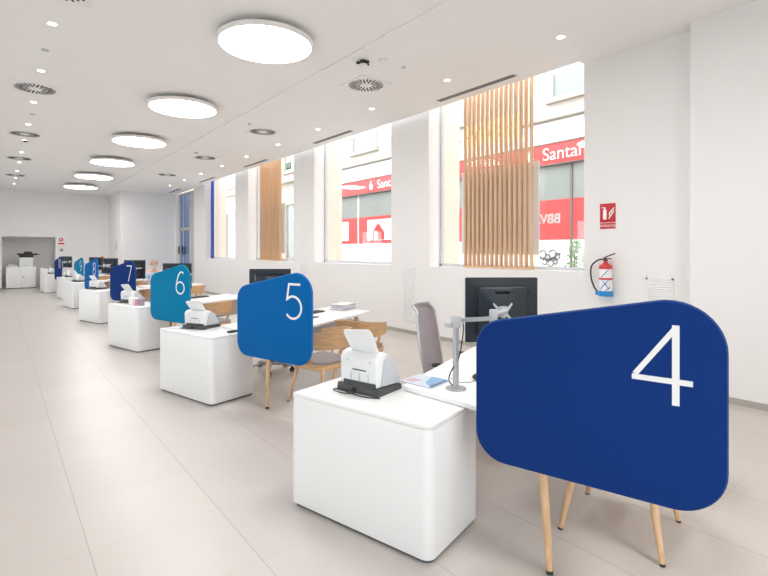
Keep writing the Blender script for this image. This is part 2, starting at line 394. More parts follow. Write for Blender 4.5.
def downlight(c):
    t = thing('downlight', '', 'downlight', c); x, y, z = c
    part('trim_ring', MB().lathe([(.042,-.001),(.048,-.008),(.058,-.007),(.062,0)], c, 24), 'lamprim', t)
    part('bulb', MB().lathe([(0,-.004),(.043,-.003)], c, 24), 'spot', t)
    return t
dl = downlight((5.28, 3.17, CZ)); dl['group'] = 'recessed downlights'
dl['label'] = 'small bright downlight, nearest of the row beside the windows'
nth = ['first','second','third','fourth','fifth','sixth','seventh','eighth','ninth','tenth','eleventh']
for k in range(1, 10): dup(dl, Matrix.Translation((0, 1.875*k, 0)), 'small bright downlight, %s from the camera in the row beside the windows' % nth[k])
for k, y in enumerate((6.6, 8.42, 10.28, 12.15, 13.95, 15.7, 17.5, 19.4, 21.3, 23.2)):
    dup(dl, Matrix.Translation((.48-5.28, y-3.17, 0)), 'small bright downlight, %s from the camera in the row at the left of the ceiling' % nth[k])
def disc(name, x, y, r, h, m, label, cat): solid(name, MB().lathe([(0,-h),(r*.8,-h),(r,-h*.6),(r,0)], (x,y,CZ), 24), m, label, cat, (x,y,CZ))
disc('smoke_detector', 4.05, 5.06, .055, .03, 'lamprim', 'small round white smoke detector beside the black ceiling sensor', 'smoke detector')
disc('ceiling_sensor', 4.43, 5.07, .03, .02, 'silver2', 'tiny grey ceiling sensor between smoke detector and window', 'sensor')
disc('ceiling_sensor', .47, 7.52, .045, .012, 'silver2', 'faint white ceiling disc between the two nearest left downlights', 'sensor')
disc('ceiling_sensor', .51, 11.2, .045, .012, 'silver2', 'faint white ceiling disc past the second left vent', 'sensor')
disc('ceiling_sensor', 3.98, 9.3, .04, .02, 'silver2', 'small ceiling sensor beside the second vent by the windows', 'sensor')
disc('ceiling_sensor', 4.05, 12.9, .05, .025, 'silver2', 'small ceiling sensor beside the third vent by the windows', 'sensor')
t = thing('ceiling_camera', 'black star-shaped ceiling bracket with white dome beside the nearest window-side vent', 'sensor', (3.86,5.25,CZ))
m = MB()
for k in range(5): m.box(V((3.86,5.25,CZ-.03)) + V((math.cos(k*1.257),math.sin(k*1.257),0))*.05, (.09,.035,.03), rz=k*1.257, bev=.008)
part('bracket', m.lathe([(0,-.05),(.035,-.05),(.045,0)], (3.86,5.25,CZ), 16), 'black', t)
part('dome', MB().lathe([(0,-.10),(.045,-.095),(.06,-.07),(.055,-.05),(0,-.05)], (3.86,5.25,CZ), 20), 'lamprim', t)
disc('ceiling_sensor', .49, 14.0, .05, .035, 'black', 'small black ceiling fitting past the third left vent', 'sensor')
# slot diffusers in front of each window
def slotvent(y0, y1, x=5.9):
    t = thing('slot_diffuser', '', 'air slot', (x, y0, CZ))
    part('frame', MB().bx(x-.055, x+.055, y0, y1, CZ-.006, CZ, bev=.002), 'silver2', t)
    part('slots', MB().bx(x-.040, x-.012, y0+.02, y1-.02, CZ-.0085, CZ-.005).bx(x+.012, x+.040, y0+.02, y1-.02, CZ-.0085, CZ-.005), 'slot', t)
    return t
sv = slotvent(4.26, 5.85); sv['label'] = 'long dark air slot in the ceiling over the nearest window'; sv['group'] = 'ceiling air slots'
for k in range(1, 4): dup(sv, Matrix.Translation((0, 4.17*k, 0)), 'long dark air slot in the ceiling over the %s window' % ['second','third','fourth'][k-1])
dup(sv, Matrix.Translation((0, 16.6, 0)), 'long dark air slot in the ceiling before the blue glass door')

# ================================================================== WINDOW SLAT SCREENS AND SIGNS
def slat_screen(y0, y1, label):
    t = thing('slat_screen', label, 'slat screen', (6.45, (y0+y1)/2, SILL), 0, 'wooden slat screens in the windows')
    p = (y1-y0-.034)/14
    for k in range(15):
        part('slat', MB().bx(6.42, 6.478, y0+p*k, y0+p*k+.036, SILL+.025, PZ-.002, bev=.002), 'slat', t)
    part('bottom_rail', MB().bx(6.41, 6.49, y0-.01, y1+.01, SILL, SILL+.035, bev=.003), 'slat', t)
    return t
s1 = slat_screen(4.35, 5.73, 'tall screen of fifteen vertical wooden slats in the nearest window')
y3 = 12.76; dup(s1, Matrix.Translation((0, y3-4.27, 0)), 'tall screen of vertical wooden slats in the third window, looking closed from the side')
for yy, lb in ((4.30, 'grey board standing behind the wooden slats of the nearest window'), (4.26+y3-4.27, 'grey board standing behind the wooden slats of the third window')):
    solid('display_board', MB().bx(6.545, 6.56, yy, yy+1.60, 1.56, 3.03, bev=.003), 'board', lb, 'board', (6.55, yy+.8, 1.56), 'boards behind the slats')
    solid('luminous_letters', text_mb('BBVA', .58, (6.53, yy+.26, 3.43), (0,1,0), (0,0,1), .015, bold=.012), 'sign_glow', 'glowing warm letters behind the slats of the %s window' % ('nearest' if yy < 5 else 'third'), 'sign', (6.55, yy+.8, 3.43), 'luminous window letters')
solid('window_lettering', text_mb('BBVA', .20, (6.622, 3.98, 2.05), (0,1,0), (0,0,1), .0015, bold=.006), 'digit', 'small white mirrored letters stuck on the nearest window pane over red', 'lettering', (6.62, 4.2, 2.05))
solid('blue_strip', MB().bx(6.50, 6.56, 18.72, 18.93, SILL+.002, PZ-.005, bev=.004), 'bluestrip', 'dark blue vertical strip at the left edge of the fourth window', 'strip', (6.53, 18.82, SILL))
t = thing('exit_sign_reflection', 'small green reflection of an exit sign, built solid at the top of the third window', 'sign reflection', (6.45, 12.35, 3.82))  # solid plate and rod standing in for an exit sign reflected in the glass
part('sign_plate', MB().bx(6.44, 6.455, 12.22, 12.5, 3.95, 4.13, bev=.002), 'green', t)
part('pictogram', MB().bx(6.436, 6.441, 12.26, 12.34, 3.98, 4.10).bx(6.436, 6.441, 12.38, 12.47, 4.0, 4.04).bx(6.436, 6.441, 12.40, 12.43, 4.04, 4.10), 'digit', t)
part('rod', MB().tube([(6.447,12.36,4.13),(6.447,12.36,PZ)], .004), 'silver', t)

# ================================================================== WALL OBJECTS
def grille(yc, zc0, zc1, n, label, wd=.31):
    t = thing('wall_grille', label, 'grille', (WX, yc, zc0), 0, 'white wall grilles')
    x = WX
    part('grille_frame', MB().bx(x-.012, x, yc-wd/2, yc-wd/2+.02, zc0, zc1).bx(x-.012, x, yc+wd/2-.02, yc+wd/2, zc0, zc1).bx(x-.012, x, yc-wd/2, yc+wd/2, zc0, zc0+.02).bx(x-.012, x, yc-wd/2, yc+wd/2, zc1-.02, zc1), 'wall', t)
    m = MB()
    for k in range(n): m.box((x-.006, yc, zc0+.03+(zc1-zc0-.06)*(k+.5)/n), (.012, wd-.04, .012), rot=Matrix.Rotation(R(30),4,'Y'))
    part('louvres', m, 'wall', t)
    part('back', MB().bx(x-.003, x-.0005, yc-wd/2+.01, yc+wd/2-.01, zc0+.01, zc1-.01), 'lam', t)
    return t
grille(2.46, .22, 1.29, 34, 'white louvred wall grille right of the extinguisher, partly behind screen 4')
grille(7.05, .22, 1.29, 34, 'tall white louvred wall grille between the two nearest windows')
grille(11.2, .22, 1.29, 34, 'white louvred wall grille under the pier left of the second window')
# fire extinguisher sign
t = thing('fire_sign', 'red sign with white extinguisher and flame symbols, on the window wall', 'sign', (WX, 3.1, 1.92))
part('sign_plate', MB().bx(WX-.006, WX-.001, 2.995, 3.205, 2.0, 2.25, bev=.001).bx(WX-.006, WX-.001, 2.995, 3.205, 1.915, 1.99, bev=.001), 'red', t)
m = MB(); x = WX-.0085
yy = lambda u: 3.205-u
m.bx(x, x+.003, yy(.09), yy(.045), 2.04, 2.17).bx(x, x+.003, yy(.078), yy(.058), 2.17, 2.20).bx(x, x+.003, yy(.055), yy(.03), 2.19, 2.205)
for k in range(3):
    c0 = .12 + .022*k
    ribbon(m, smooth([(c0, 2.05+.03*k), (c0+.02, 2.08+.03*k), (c0+.008, 2.11+.03*k), (c0+.03, 2.15+.02*k)], 4), .013, lambda u, z, d: (x+.003-d, yy(u), z), .003)
part('pictogram', m, 'digit', t)
part('lettering', text_mb('EXTINTOR', .045, (x+.002, 3.10, 1.938), (0,-1,0), (0,0,1), .001, 'CENTER'), 'digit', t)
# extinguisher
ex, ey = WX-.10, 3.08
t = thing('fire_extinguisher', 'white fire extinguisher with red top, blue base and black hose on the wall', 'fire extinguisher', (ex, ey, 1.03))
part('body', MB().lathe([(0,1.06),(.07,1.06),(.083,1.075),(.083,1.39),(.075,1.42),(.05,1.445)], (ex,ey,0), 28), 'extwhite', t)
part('shoulder', MB().lathe([(.084,1.385),(.084,1.40),(.07,1.435),(.03,1.46),(.025,1.49),(0,1.49)], (ex,ey,0), 28), 'extred', t, 'red shoulder')
part('band', MB().lathe([(.0835,1.245),(.086,1.248),(.086,1.268),(.0835,1.27)], (ex,ey,0), 28), 'extred', t, 'red band')
part('holder', MB().lathe([(0,1.03),(.088,1.03),(.09,1.035),(.09,1.10),(.086,1.10)], (ex,ey,0), 28).bx(ex+.02, WX, ey-.05, ey+.05, 1.03, 1.10).box((ex, ey+.10, 1.065), (.04,.06,.05), bev=.006), 'extblue', t, 'blue holder')
m = MB()
for z0, z1, a0, a1 in ((1.27,1.38,160,235),(1.11,1.25,150,235),(1.12,1.24,240,175),(1.10,1.16,200,250)):
    m.tube([(ex+.0835*math.cos(R(a0+(a1-a0)*k/8)), ey+.0835*math.sin(R(a0+(a1-a0)*k/8)), z0+(z1-z0)*k/8) for k in range(9)], [.002+.004*math.sin(math.pi*k/8) for k in range(9)], 6)
part('swirl_decal', m, 'swirl', t)
part('handle', MB().box((ex, ey-.02, 1.515), (.025,.10,.012), rot=Matrix.Rotation(R(-12),4,'X'), bev=.003).box((ex, ey-.05, 1.56), (.025,.16,.012), rot=Matrix.Rotation(R(-22),4,'X'), bev=.003).box((ex,ey,1.505),(.04,.04,.05),bev=.008), 'black', t)
part('hose', MB().tube(smooth([(ex,ey+.02,1.51),(ex,ey+.10,1.50),(ex,ey+.19,1.42),(ex,ey+.20,1.28),(ex,ey+.16,1.15),(ex,ey+.10,1.07)]), .011, 8), 'black', t)

# ================================================================== THE DESK ROW
# k: (dx, dy, turn about the screen)
PIV = V((2.0, 1.7, 0))
DESK = {4:(0,0,0), 5:(0,3.24,0), 6:(0,6.63,0), 7:(0,10.45,0), 8:(-.12,14.1,-7), 9:(-.06,17.26,-9), 10:(-.33,20.66,-9)}
def T(k):
    dx, dy, rz = DESK[k]
    return Matrix.Translation(V((dx,dy,0))+PIV) @ Matrix.Rotation(R(rz),4,'Z') @ Matrix.Translation(-PIV)
WHO = {4:'navy foreground 4', 5:'royal blue with the 5', 6:'teal with the 6', 7:'navy with the 7', 8:'small royal blue', 9:'small far teal', 10:'farthest navy'}
A = R(14.5); CW = .548; e1 = V((-math.sin(A), math.cos(A), 0)); e2 = V((math.cos(A), math.sin(A), 0)); ez = V((0,0,1))
C0 = V((1.722, 1.765, 0))
def cp(u, v, z=0): return C0 + e1*u + e2*v + ez*z       # on the cabinet: along, across, up
def copies(src, ks, fmt, group, extra=None):
    for k in ks:
        c = dup(src, T(k) @ (extra.get(k, Matrix()) if extra else Matrix()), fmt % WHO[k], group)
def plan(pts): return [V((p[0], p[1], 0)) for p in pts]

# ---- storage cabinet
def cabinet():
    t = thing('desk_cabinet', 'glossy white box cabinet with rounded corner under screen numbered 4', 'cabinet', cp(.5,.25), A, 'white desk cabinets')
    rc = rounded([(0,0),(1.02,0),(1.02,CW),(0,CW)], [.055,.012,.012,.03], 8)
    def mk(inset, z0, z1, bev=0):
        poly = rounded([(inset,inset),(1.02-inset,inset),(1.02-inset,CW-inset),(inset,CW-inset)], [max(.01,.055-inset),.01,.01,max(.01,.03-inset)], 8)
        return MB().prism([(cp(a,b).x, cp(a,b).y) for a, b in poly], z0, z1, bev)
    part('plinth', mk(.014, 0, .024), 'plinth', t)
    part('body', mk(0, .02, .694, .002), 'lam', t)
    part('cabinet_top', mk(-.001, .6955, .72, .004), 'lamtop', t)
    return t
cab = cabinet()
copies(cab, range(5, 11), 'white rounded box cabinet under the screen, %s', 'white desk cabinets')

# ---- desk
TA, TB, TC, TD = (2.13,1.31), (4.21,2.30), (4.12,3.19), (2.035,2.345)
def leg(t, top, foot, r0=.024, r1=.017, wood='woodleg', ft=.018):
    top, foot = V(top), V(foot); d = (top-foot).normalized(); a = foot + d*(ft/d.z)
    l = part('leg', MB().tube([a, foot*.55+top*.45, top], [r1, (r0+r1)/2+.001, r0], 16), wood, t)
    part('foot', MB().tube([foot, a], [r1*1.02, r1*1.04], 16), 'black', l)
    return l
def desk():
    t = thing('work_desk', 'white slanted work desk on oak legs behind screen numbered 4', 'desk', (3.1,2.2,0), 0, 'white work desks')
    poly = rounded([TA,TB,TC,TD], .03, 5)
    part('desk_top', MB().prism(poly, .722, .752, .003), 'lamtop', t)
    leg(t, (2.22,1.455,.722), (2.157,1.355,0)); leg(t, (3.98,2.36,.722), (4.12,2.33,0), .032, .02); leg(t, (3.95,3.02,.722), (4.07,3.10,0)); leg(t, (2.42,2.33,.722), (2.36,2.42,0))
    # modesty panel set back under the near edge, and the rail under the top
    a, b = V((2.55,1.75,0)), V((3.86,2.37,0)); d = (b-a).normalized(); n = V((-d.y, d.x, 0))
    part('modesty_panel', MB().extr([a+ez*.42, b+ez*.42, b+ez*.69, a+ez*.69], n*.02, .002), 'silver2', t, 'grey panel')
    part('under_frame', MB().extr([a+ez*.69, b+ez*.69, b+ez*.722, a+ez*.722], n*.05).box((3.0,2.36,.705), (1.6,.05,.034), rz=R(23)), 'silver', t)
    part('cable_clip', MB().box((2.19,1.80,.712), (.05,.03,.018), rz=.6, bev=.004), 'black', t)
    return t
dk = desk()
copies(dk, range(5, 11), 'white slanted work desk on oak legs behind the screen, %s', 'white work desks')

# ---- numbered screen
PL, PR = V((1.959,1.664,0)), V((2.248,.630,0)); PU = (PR-PL).normalized(); PN = V((PU.y, -PU.x, 0))
if PN.x > 0: PN = -PN
PWD = (PR-PL).length
def sp(u, z, d=0): return PL + PU*u + ez*z + PN*d
def ell(cx, cy, rx, ry, a0=0, a1=360, n=28): return [(cx+rx*math.cos(R(a0+(a1-a0)*i/n)), cy+ry*math.sin(R(a0+(a1-a0)*i/n))) for i in range(n+1)]
def glyph(ch):  # strokes in a box 1 high: list of (points, closed)
    if ch == '4': return [([(.49,.0),(.49,.985),(.0,.30),(.67,.295)], 'four')], .67
    if ch == '5': return [([(.60,.98),(.15,.98),(.07,.55)]+ell(.31,.32,.33,.315,128,-140,26), 0)], .66
    if ch == '6': return [([(.60,.93),(.47,.985),(.34,.96),(.20,.83),(.08,.58),(.02,.32)], 's'), (ell(.335,.275,.315,.265), 1)], .66
    if ch == '7': return [([(0,.98),(.60,.98),(.22,0)], 0)], .6
    if ch == '8': return [(ell(.33,.74,.25,.245), 1), (ell(.33,.255,.31,.245), 1)], .66
    if ch == '9': return [(ell(.32,.70,.31,.28), 1), ([(.63,.70),(.60,.45),(.45,.14),(.16,.02)], 's')], .66
    if ch == '1': return [([(0,.85),(.18,.99),(.18,0)], 0)], .2
    if ch == '0': return [(ell(.31,.5,.30,.485), 1)], .62
def screen(num, k, m, me, label):
    mt = T(k)
    t = thing('number_screen', label, 'desk screen', (sp(PWD/2, 0)), 0, 'numbered felt desk screens')
    base = [(0,.54),(PWD,.54),(PWD,1.452),(0,1.238)]
    poly = rounded(base, [.15,.19,.20,.15], 12)
    bk = MB().extr([sp(u,z,0) for u,z in poly], -PN*.034, .006, 3)
    part('felt_panel', bk, m, t)
    pm = MB(); pts = [sp(u,z,-.017) for u,z in poly]
    pm.tube(pts+[pts[0]], .0065, 6, cap=False)
    part('piping', pm, me, t)
    # number
    mb = MB(); H = .335; w_ = .027
    strs = [(glyph(c)) for c in num]; tw = sum(g[1] for g in strs)*H + (len(strs)-1)*.07
    u0 = .736 if num == '4' else .845-tw/2; z0 = .975
    for g, gw in strs:
        for pts_, kind in g:
            P = [(u0+p[0]*H, z0+p[1]*H) for p in pts_]
            pl = lambda u, z, d: sp(u, z, .0003+d)
            if kind == 'four':
                ribbon(mb, [P[0], (P[0][0], z0+H)], w_, pl, .003)
                ribbon(mb, [(P[0][0]+.004, z0+H-.006), (P[2][0]+.012, P[2][1]+.012)], w_*.8, pl, .0032)
                ribbon(mb, [(P[2][0], P[2][1]), P[3]], w_*.85, pl, .0034)
            elif kind == 1: ribbon(mb, P[:-1], w_*.8, pl, .003, True)
            else:
                if kind == 's': P = [tuple(q) for q in smooth(P, 5)]
                ribbon(mb, P, w_*.8, pl, .003)
        u0 += gw*H + .07
    part('number', mb, 'digit', t, 'white number')
    part('bracket', MB().box(sp(.40,.735,-.055), (.05,.05,.045), rz=A, bev=.004).box(sp(.24,.705,-.05), (.04,.04,.03), rz=A, bev=.004), 'silver', t)
    off = {6:(-.06,.04,0), 7:(-.02,.02,0), 9:(.07,-.055,0), 10:(.06,-.05,0), 8:(.05,-.04,0)}.get(k, (0,0,0))
    t.matrix_basis = Matrix.Translation(off) @ mt @ t.matrix_basis
    return t
screen('4', 4, 'navy', 'navyedge', 'large navy blue felt screen with a white 4, in the foreground')
screen('5', 5, 'blue', 'blueedge', 'royal blue felt screen with a white 5, second from the camera')
screen('6', 6, 'teal', 'tealedge', 'teal felt screen with a white 6, third from the camera')
screen('7', 7, 'navy', 'navyedge', 'navy felt screen with a white 7, fourth from the camera')
screen('8', 8, 'blue', 'blueedge', 'small royal blue felt screen just behind the navy 7 screen')
screen('9', 9, 'teal', 'tealedge', 'small far teal felt screen left of the far royal blue one')
screen('10', 10, 'navy', 'navyedge', 'small navy felt screen farthest away, near the red wall sign')

# ---- document scanner
def scanner():
    t = thing('document_scanner', 'white document scanner with raised paper tray on cabinet of desk 4', 'scanner', cp(.64,.24,.7205), A, 'document scanners')
    s = lambda u, v, z: cp(.505+u*.9, .225+v*.82, .7205+z*1.07)
    prof = rounded([(-.012,0),(.315,0),(.300,.035),(.0,.045)], [.004,.008,.012,.006], 4)
    part('base', MB().extr([s(0,v,z) for v,z in prof], e1*.335, .004), 'scandark', t)
    part('base_slot', MB().extr([s(.03,v,z) for v,z in ((-.006,.035),(.05,.04),(.05,.075),(.006,.070))], e1*.26, .004), 'black', t)
    prof = rounded([(.012,.045),(.285,.04),(.275,.075),(.16,.225),(.10,.245),(.03,.235),(.002,.20)], [.01,.02,.03,.05,.02,.02,.02], 5)
    part('body', MB().extr([s(.018,v,z) for v,z in prof], e1*.30, .012, 3), 'scan', t)
    part('seam', MB().extr([s(.11,v,z) for v,z in ((.003,.135),(.0,.135),(.0,.142),(.003,.142))], e1*.11), 'scandark', t)
    m = MB()
    for u in (.09,.17,.245): m.extr([s(u,v,z) for v,z in ((.007,.07),(.003,.07),(-.0005,.12),(.004,.12))], e1*.004)
    m.ball(s(.075,-.001,.19), .006, (1,1,1), 8, 6).ball(s(.275,-.001,.19), .006, (1,1,1), 8, 6)
    part('moulding', m, 'silver2', t)
    # side ramp cover
    prof = rounded([(.06,.05),(.30,.042),(.30,.07),(.20,.19),(.13,.225),(.09,.20)], .015, 4)
    part('end_cover', MB().extr([s(.006,v,z) for v,z in prof], e1*.022, .006), 'silver2', t)
    # paper tray leaning back
    tr = [(.045,.0),(.255,.0),(.285,.17),(.02,.17)]
    def tp(u, w, d): return s(u, .07 - w*.62 - d*.4 , .235 + w*.86 - d*.62*.9)
    q = rounded([(.035,-.02),(.275,-.02),(.30,.16),(.035,.185)], [.005,.005,.025,.03], 4)
    part('paper_tray', MB().extr([tp(u,w_,0) for u,w_ in q], V(tp(.1,.1,.012))-V(tp(.1,.1,0)), .002), 'scan', t)
    part('tray_guide', MB().extr([tp(u,w_,-.004) for u,w_ in ((.06,0),(.068,0),(.068,.05),(.06,.05))], V(tp(.1,.1,.012))-V(tp(.1,.1,0))).extr([tp(u,w_,-.004) for u,w_ in ((.24,0),(.248,0),(.248,.05),(.24,.05))], V(tp(.1,.1,.012))-V(tp(.1,.1,0))), 'silver2', t)
    c = smooth([s(.20,-.008,.015), s(.20,-.04,.006), s(.26,-.075,.004), s(.36,-.06,.004), s(.37,-.02,.004), s(.28,-.03,.005), s(.17,-.055,.006), s(.08,-.06,.005), s(.0,-.035,.005), s(-.03,-.02,.006)], 6)
    part('cord', MB().tube(c, .0035, 6), 'cable', t, 'black cord')
    part('plug', MB().box(s(.21,-.012,.022), (.03,.022,.018), rz=A, bev=.003), 'black', t)
    return t
scn = scanner()
SB = cp(.64,.30,.7205)
def low(du, rz, sz): return Matrix.Translation(V(SB)+e1*du) @ Matrix.Rotation(R(rz),4,'Z') @ Matrix.Diagonal((1,1,sz,1)) @ Matrix.Translation(-V(SB))
copies(scn, range(5, 11), 'white document scanner on the cabinet under the screen, %s', 'document scanners', {5:low(.02,14,.8), 6:low(.20,8,.8), 7:low(.17,8,.8), 8:low(.05,6,.85), 9:low(0,0,.85), 10:low(0,0,.85)})
solid('paper_sheet', MB().prism(rounded([tuple(cp(a,b).xy) for a, b in ((.70,.03),(.70,.12),(.985,.27),(.985,.05))], .01, 3), .7203, .7235), 'paper', 'flat white tray of paper left of the nearest scanner', 'paper', cp(.87,.12,.7203))
m = MB().prism(rounded([tuple(cp(a,b).xy) for a, b in ((.84,.06),(.84,.28),(.99,.28),(.99,.06))], .006, 3), .7203, .726)
solid('paper_sheet', m, 'bro2', 'pale leaflet left of the scanner under screen 5', 'paper', cp(.9,.17,.7203)).matrix_basis = T(5) @ Matrix.Translation(cp(.9,.17,.7203))

# ---- monitor arm and monitors
def arm():
    px, py = 2.25, 2.075; t = thing('monitor_stand', 'silver monitor arm clamped to the desk behind screen 4', 'monitor stand', (px,py,.752), 0, 'silver monitor arms')
    part('base_disc', MB().lathe([(0,0),(.062,0),(.065,.003),(.062,.008),(.03,.012),(0,.012)], (px,py,.7525), 32), 'silver', t)
    part('pole', MB().lathe([(.019,.01),(.019,.40),(0,.40)], (px,py,.7525), 24), 'silver', t)
    part('collar', MB().lathe([(0,.385),(.030,.385),(.032,.39),(.032,.455),(.028,.462),(0,.465)], (px,py,.7525), 24).tube([(px-.045,py+.02,1.155),(px+.01,py,1.155)], .012, 12).box((px-.05,py+.022,1.155), (.018,.045,.03), bev=.005), 'silver2', t)
    J = V((2.495,1.975,1.19)); P = V((px,py,1.19))
    d = (J-P).normalized(); n = V((-d.y,d.x,0))
    part('arm_beam', MB().extr([P+n*.014-ez*.018, P-n*.014-ez*.018, P-n*.014+ez*.006, P+n*.014+ez*.006], J-P, .003), 'silver', t)
    part('joint', MB().lathe([(0,-.05),(.024,-.05),(.026,-.045),(.026,.045),(.022,.052),(0,.052)], J, 24), 'silver2', t)
    return t, J
arm4, J = arm()
VD = V((.72,.695,0)).normalized()          # facing of the monitor backs, away from the viewer side
def monitor(c, face, label, w=.50, h=.445, group='flat monitors on the desks', vesa=True):
    """c: centre of the back; face: direction the screen looks"""
    f = V(face).normalized(); r = V((f.y, -f.x, 0)); c = V(c)
    t = thing('monitor', label, 'monitor', (c.x, c.y, c.z-h/2), math.atan2(f.y, f.x), group)
    q = lambda u, z, d: c + r*u + ez*z + f*d
    fr = lambda hw, z0, z1, rr: rounded([(-hw,z0),(hw,z0),(hw,z1),(-hw,z1)], rr, 4)
    part('casing', MB().extr([q(u,z,.0) for u,z in fr(w/2,-h/2,h/2,.008)], f*.032, .005), 'mon', t)
    ring = fr(w/2-.065, -h/2+.045, h/2-.058, .03)
    part('rear_hood', MB().extr([q(u,z,-.018) for u,z in ring], f*.02, .006), 'monring', t)
    part('rear_cover', MB().extr([q(u,z,-.021) for u,z in fr(w/2-.085, -h/2+.065, h/2-.078, .015)], f*.004, .001), 'mon', t)
    part('grip_slot', MB().extr([q(u,z,-.0225) for u,z in fr(.052, h/2-.112, h/2-.094, .008)], f*.002), 'screen', t)
    part('screen', MB().extr([q(u,z,.0325) for u,z in fr(w/2-.014, -h/2+.02, h/2-.014, .002)], f*.0015), 'screen', t)
    if vesa:
        m = MB()
        for a in (-1, 1):
            m.extr([q(a*.012,.0,-.035), q(a*.062,.052,-.026), q(a*.068,.042,-.026), q(a*.03,-.012,-.035)], f*.005)
            m.extr([q(a*.012,-.0,-.035), q(a*.058,-.052,-.026), q(a*.048,-.060,-.026), q(a*.01,-.03,-.035)], f*.005)
        m.extr([q(u,z,-.045) for u,z in fr(.03,-.028,.028,.008)], f*.02, .003)
        m.tube([q(0,0,-.045), q(-.01,0,-.07), q(-.06,-.01,-.085)], .014, 12).box(q(-.01,-.03,-.07), (.03,.03,.03), bev=.004)
        part('mount_plate', m, 'silver2', t)
    return t
MC = V((2.70, 2.065, 1.215))
mon4 = monitor(MC, (.60,.80,0), 'big black monitor seen from behind, left of the navy 4 screen')
# arm second link, from the joint to the monitor
part('arm_link', MB().tube([J+V((0,0,-.0)), J+V((.06,.02,.02)), MC-V((.60,.80,0))*.08], .013, 12), 'silver2', arm4)
part('cable', MB().tube(smooth([(2.30,2.06,1.165),(2.29,2.05,1.10),(2.255,2.055,.95),(2.22,2.09,.86),(2.225,2.11,.80),(2.26,2.10,.757)]), .004, 6), 'cable', arm4)
copies(arm4, range(5, 11), 'silver monitor arm on the desk behind the screen, %s', 'silver monitor arms')
moff = {5:(-.13,.10), 6:(-.24,.20), 7:(-.17,.12), 8:(-.06,.14), 9:(-.06,.14), 10:(-.36,.4)}
for k in range(5, 11):
    dx, dy = moff[k]
    mm = dup(mon4, T(k) @ Matrix.Translation((dx, dy, -.035)), 'black monitor seen from behind, behind the screen, %s' % WHO[k])
# ---- office chair with mesh back
def office_chair():
    c = V((3.14,2.90,0)); f = V((.40,-.92,0)).normalized(); az = math.atan2(f.y, f.x)
    t = thing('office_chair', 'grey mesh-backed office chair behind desk 4, turned to the right', 'office chair', c, az, 'mesh office chairs')
    r = V((f.y,-f.x,0)); q = lambda x, y, z: c + f*x + r*y + ez*z
    for k in range(5):
        a = R(72*k+14); d = f*math.cos(a)+r*math.sin(a)
        l = part('base_leg', MB().tube([c+ez*.10, c+d*.16+ez*.10, c+d*.30+ez*.075], [.026,.020,.014], 10), 'silver', t)
        w_ = c + d*.30; n = V((-d.y,d.x,0))
        part('caster', MB().tube([w_-n*.026+ez*.0285, w_+n*.026+ez*.0285], .0285, 14).box(w_+ez*.055, (.03,.03,.03), bev=.004), 'black', l)
    part('gas_column', MB().lathe([(.045,.08),(.03,.13),(.027,.14),(.027,.28),(.018,.285),(.018,.40),(0,.40)], c, 20), 'black', t)
    part('mechanism', MB().box(q(-.02,0,.41), (.26,.16,.05), rz=az, bev=.015), 'black', t)
    sp_ = rounded([(-.22,-.22),(.22,-.23),(.22,.23),(-.22,.22)], .08, 6)
    part('seat', MB().extr([q(x,y,.435) for x,y in sp_], (0,0,.065), .02, 3), 'grey_fab', t)
    rows = []; N = 14
    def bp(s, z): # centre line of the back, s 0..1 height
        return (-.24 - .03*math.sin(s*math.pi*1.0) - .10*s**2.2 - (.035 if s > .93 else 0)*(s-.93)/.07, .50 + .635*s)
    for i in range(N+1):
        s = i/N; x0, z = bp(s, 0); hw = .195 + .03*math.sin(min(1,s*1.3)*math.pi*.9) - (.02 if s > .9 else 0)
        rows.append([q(x0 + .045*(abs(y)/hw)**2.2, y, z) for y in [hw*(-1+2*j/10) for j in range(11)]])
    part('backrest', MB().grid(rows, thick=.012), 'mesh_fab', t)
    m = MB()
    for i in range(2, N*2):
        s = i/(N*2+1); x0, z = bp(s, 0)
        m.tube([q(x0+.006+.03*(abs(y)/.2)**2.2, y, z) for y in (-.13,-.07,0,.07,.13)], .0035, 6)
    part('back_ribs', m, 'silver2', t)
    fr = MB()
    for sgn in (-1, 1):
        fr.tube([r_[0 if sgn < 0 else -1] for r_ in rows], .013, 8)
    fr.tube(rows[-1], .012, 8); fr.tube(rows[0], .012, 8)
    fr.tube([q(-.10,0,.42), q(-.24,0,.43), q(-.275,0,.52), q(-.29,0,.70)], [.025,.022,.018,.012], 10)
    part('back_frame', fr, 'silver', t)
    for sgn in (-1, 1):
        a = part('armrest', MB().box(q(.02,sgn*.275,.665), (.25,.075,.028), rz=az, bev=.012), 'black', t)
        part('arm_support', MB().tube([q(-.04,sgn*.18,.43), q(-.04,sgn*.27,.45), q(-.03,sgn*.275,.655)], .016, 10), 'black', a)
    return t
oc = office_chair()
def about(c, a, d): return Matrix.Translation(V(d)) @ Matrix.Translation(V(c)) @ Matrix.Rotation(R(a),4,'Z') @ Matrix.Translation(-V(c))
occ = (3.14,2.90,0)
copies(oc, (5,6,7,8,9), 'grey mesh-backed office chair on the staff side of the desk %s', 'mesh office chairs', {5:about(occ,-40,(-.25,-.1,0)), 6:about(occ,25,(-.15,.25,0)), 7:about(occ,-40,(.12,.22,0)), 8:about(occ,-30,(0,.1,0)), 9:about(occ,-20,(0,.1,0))})

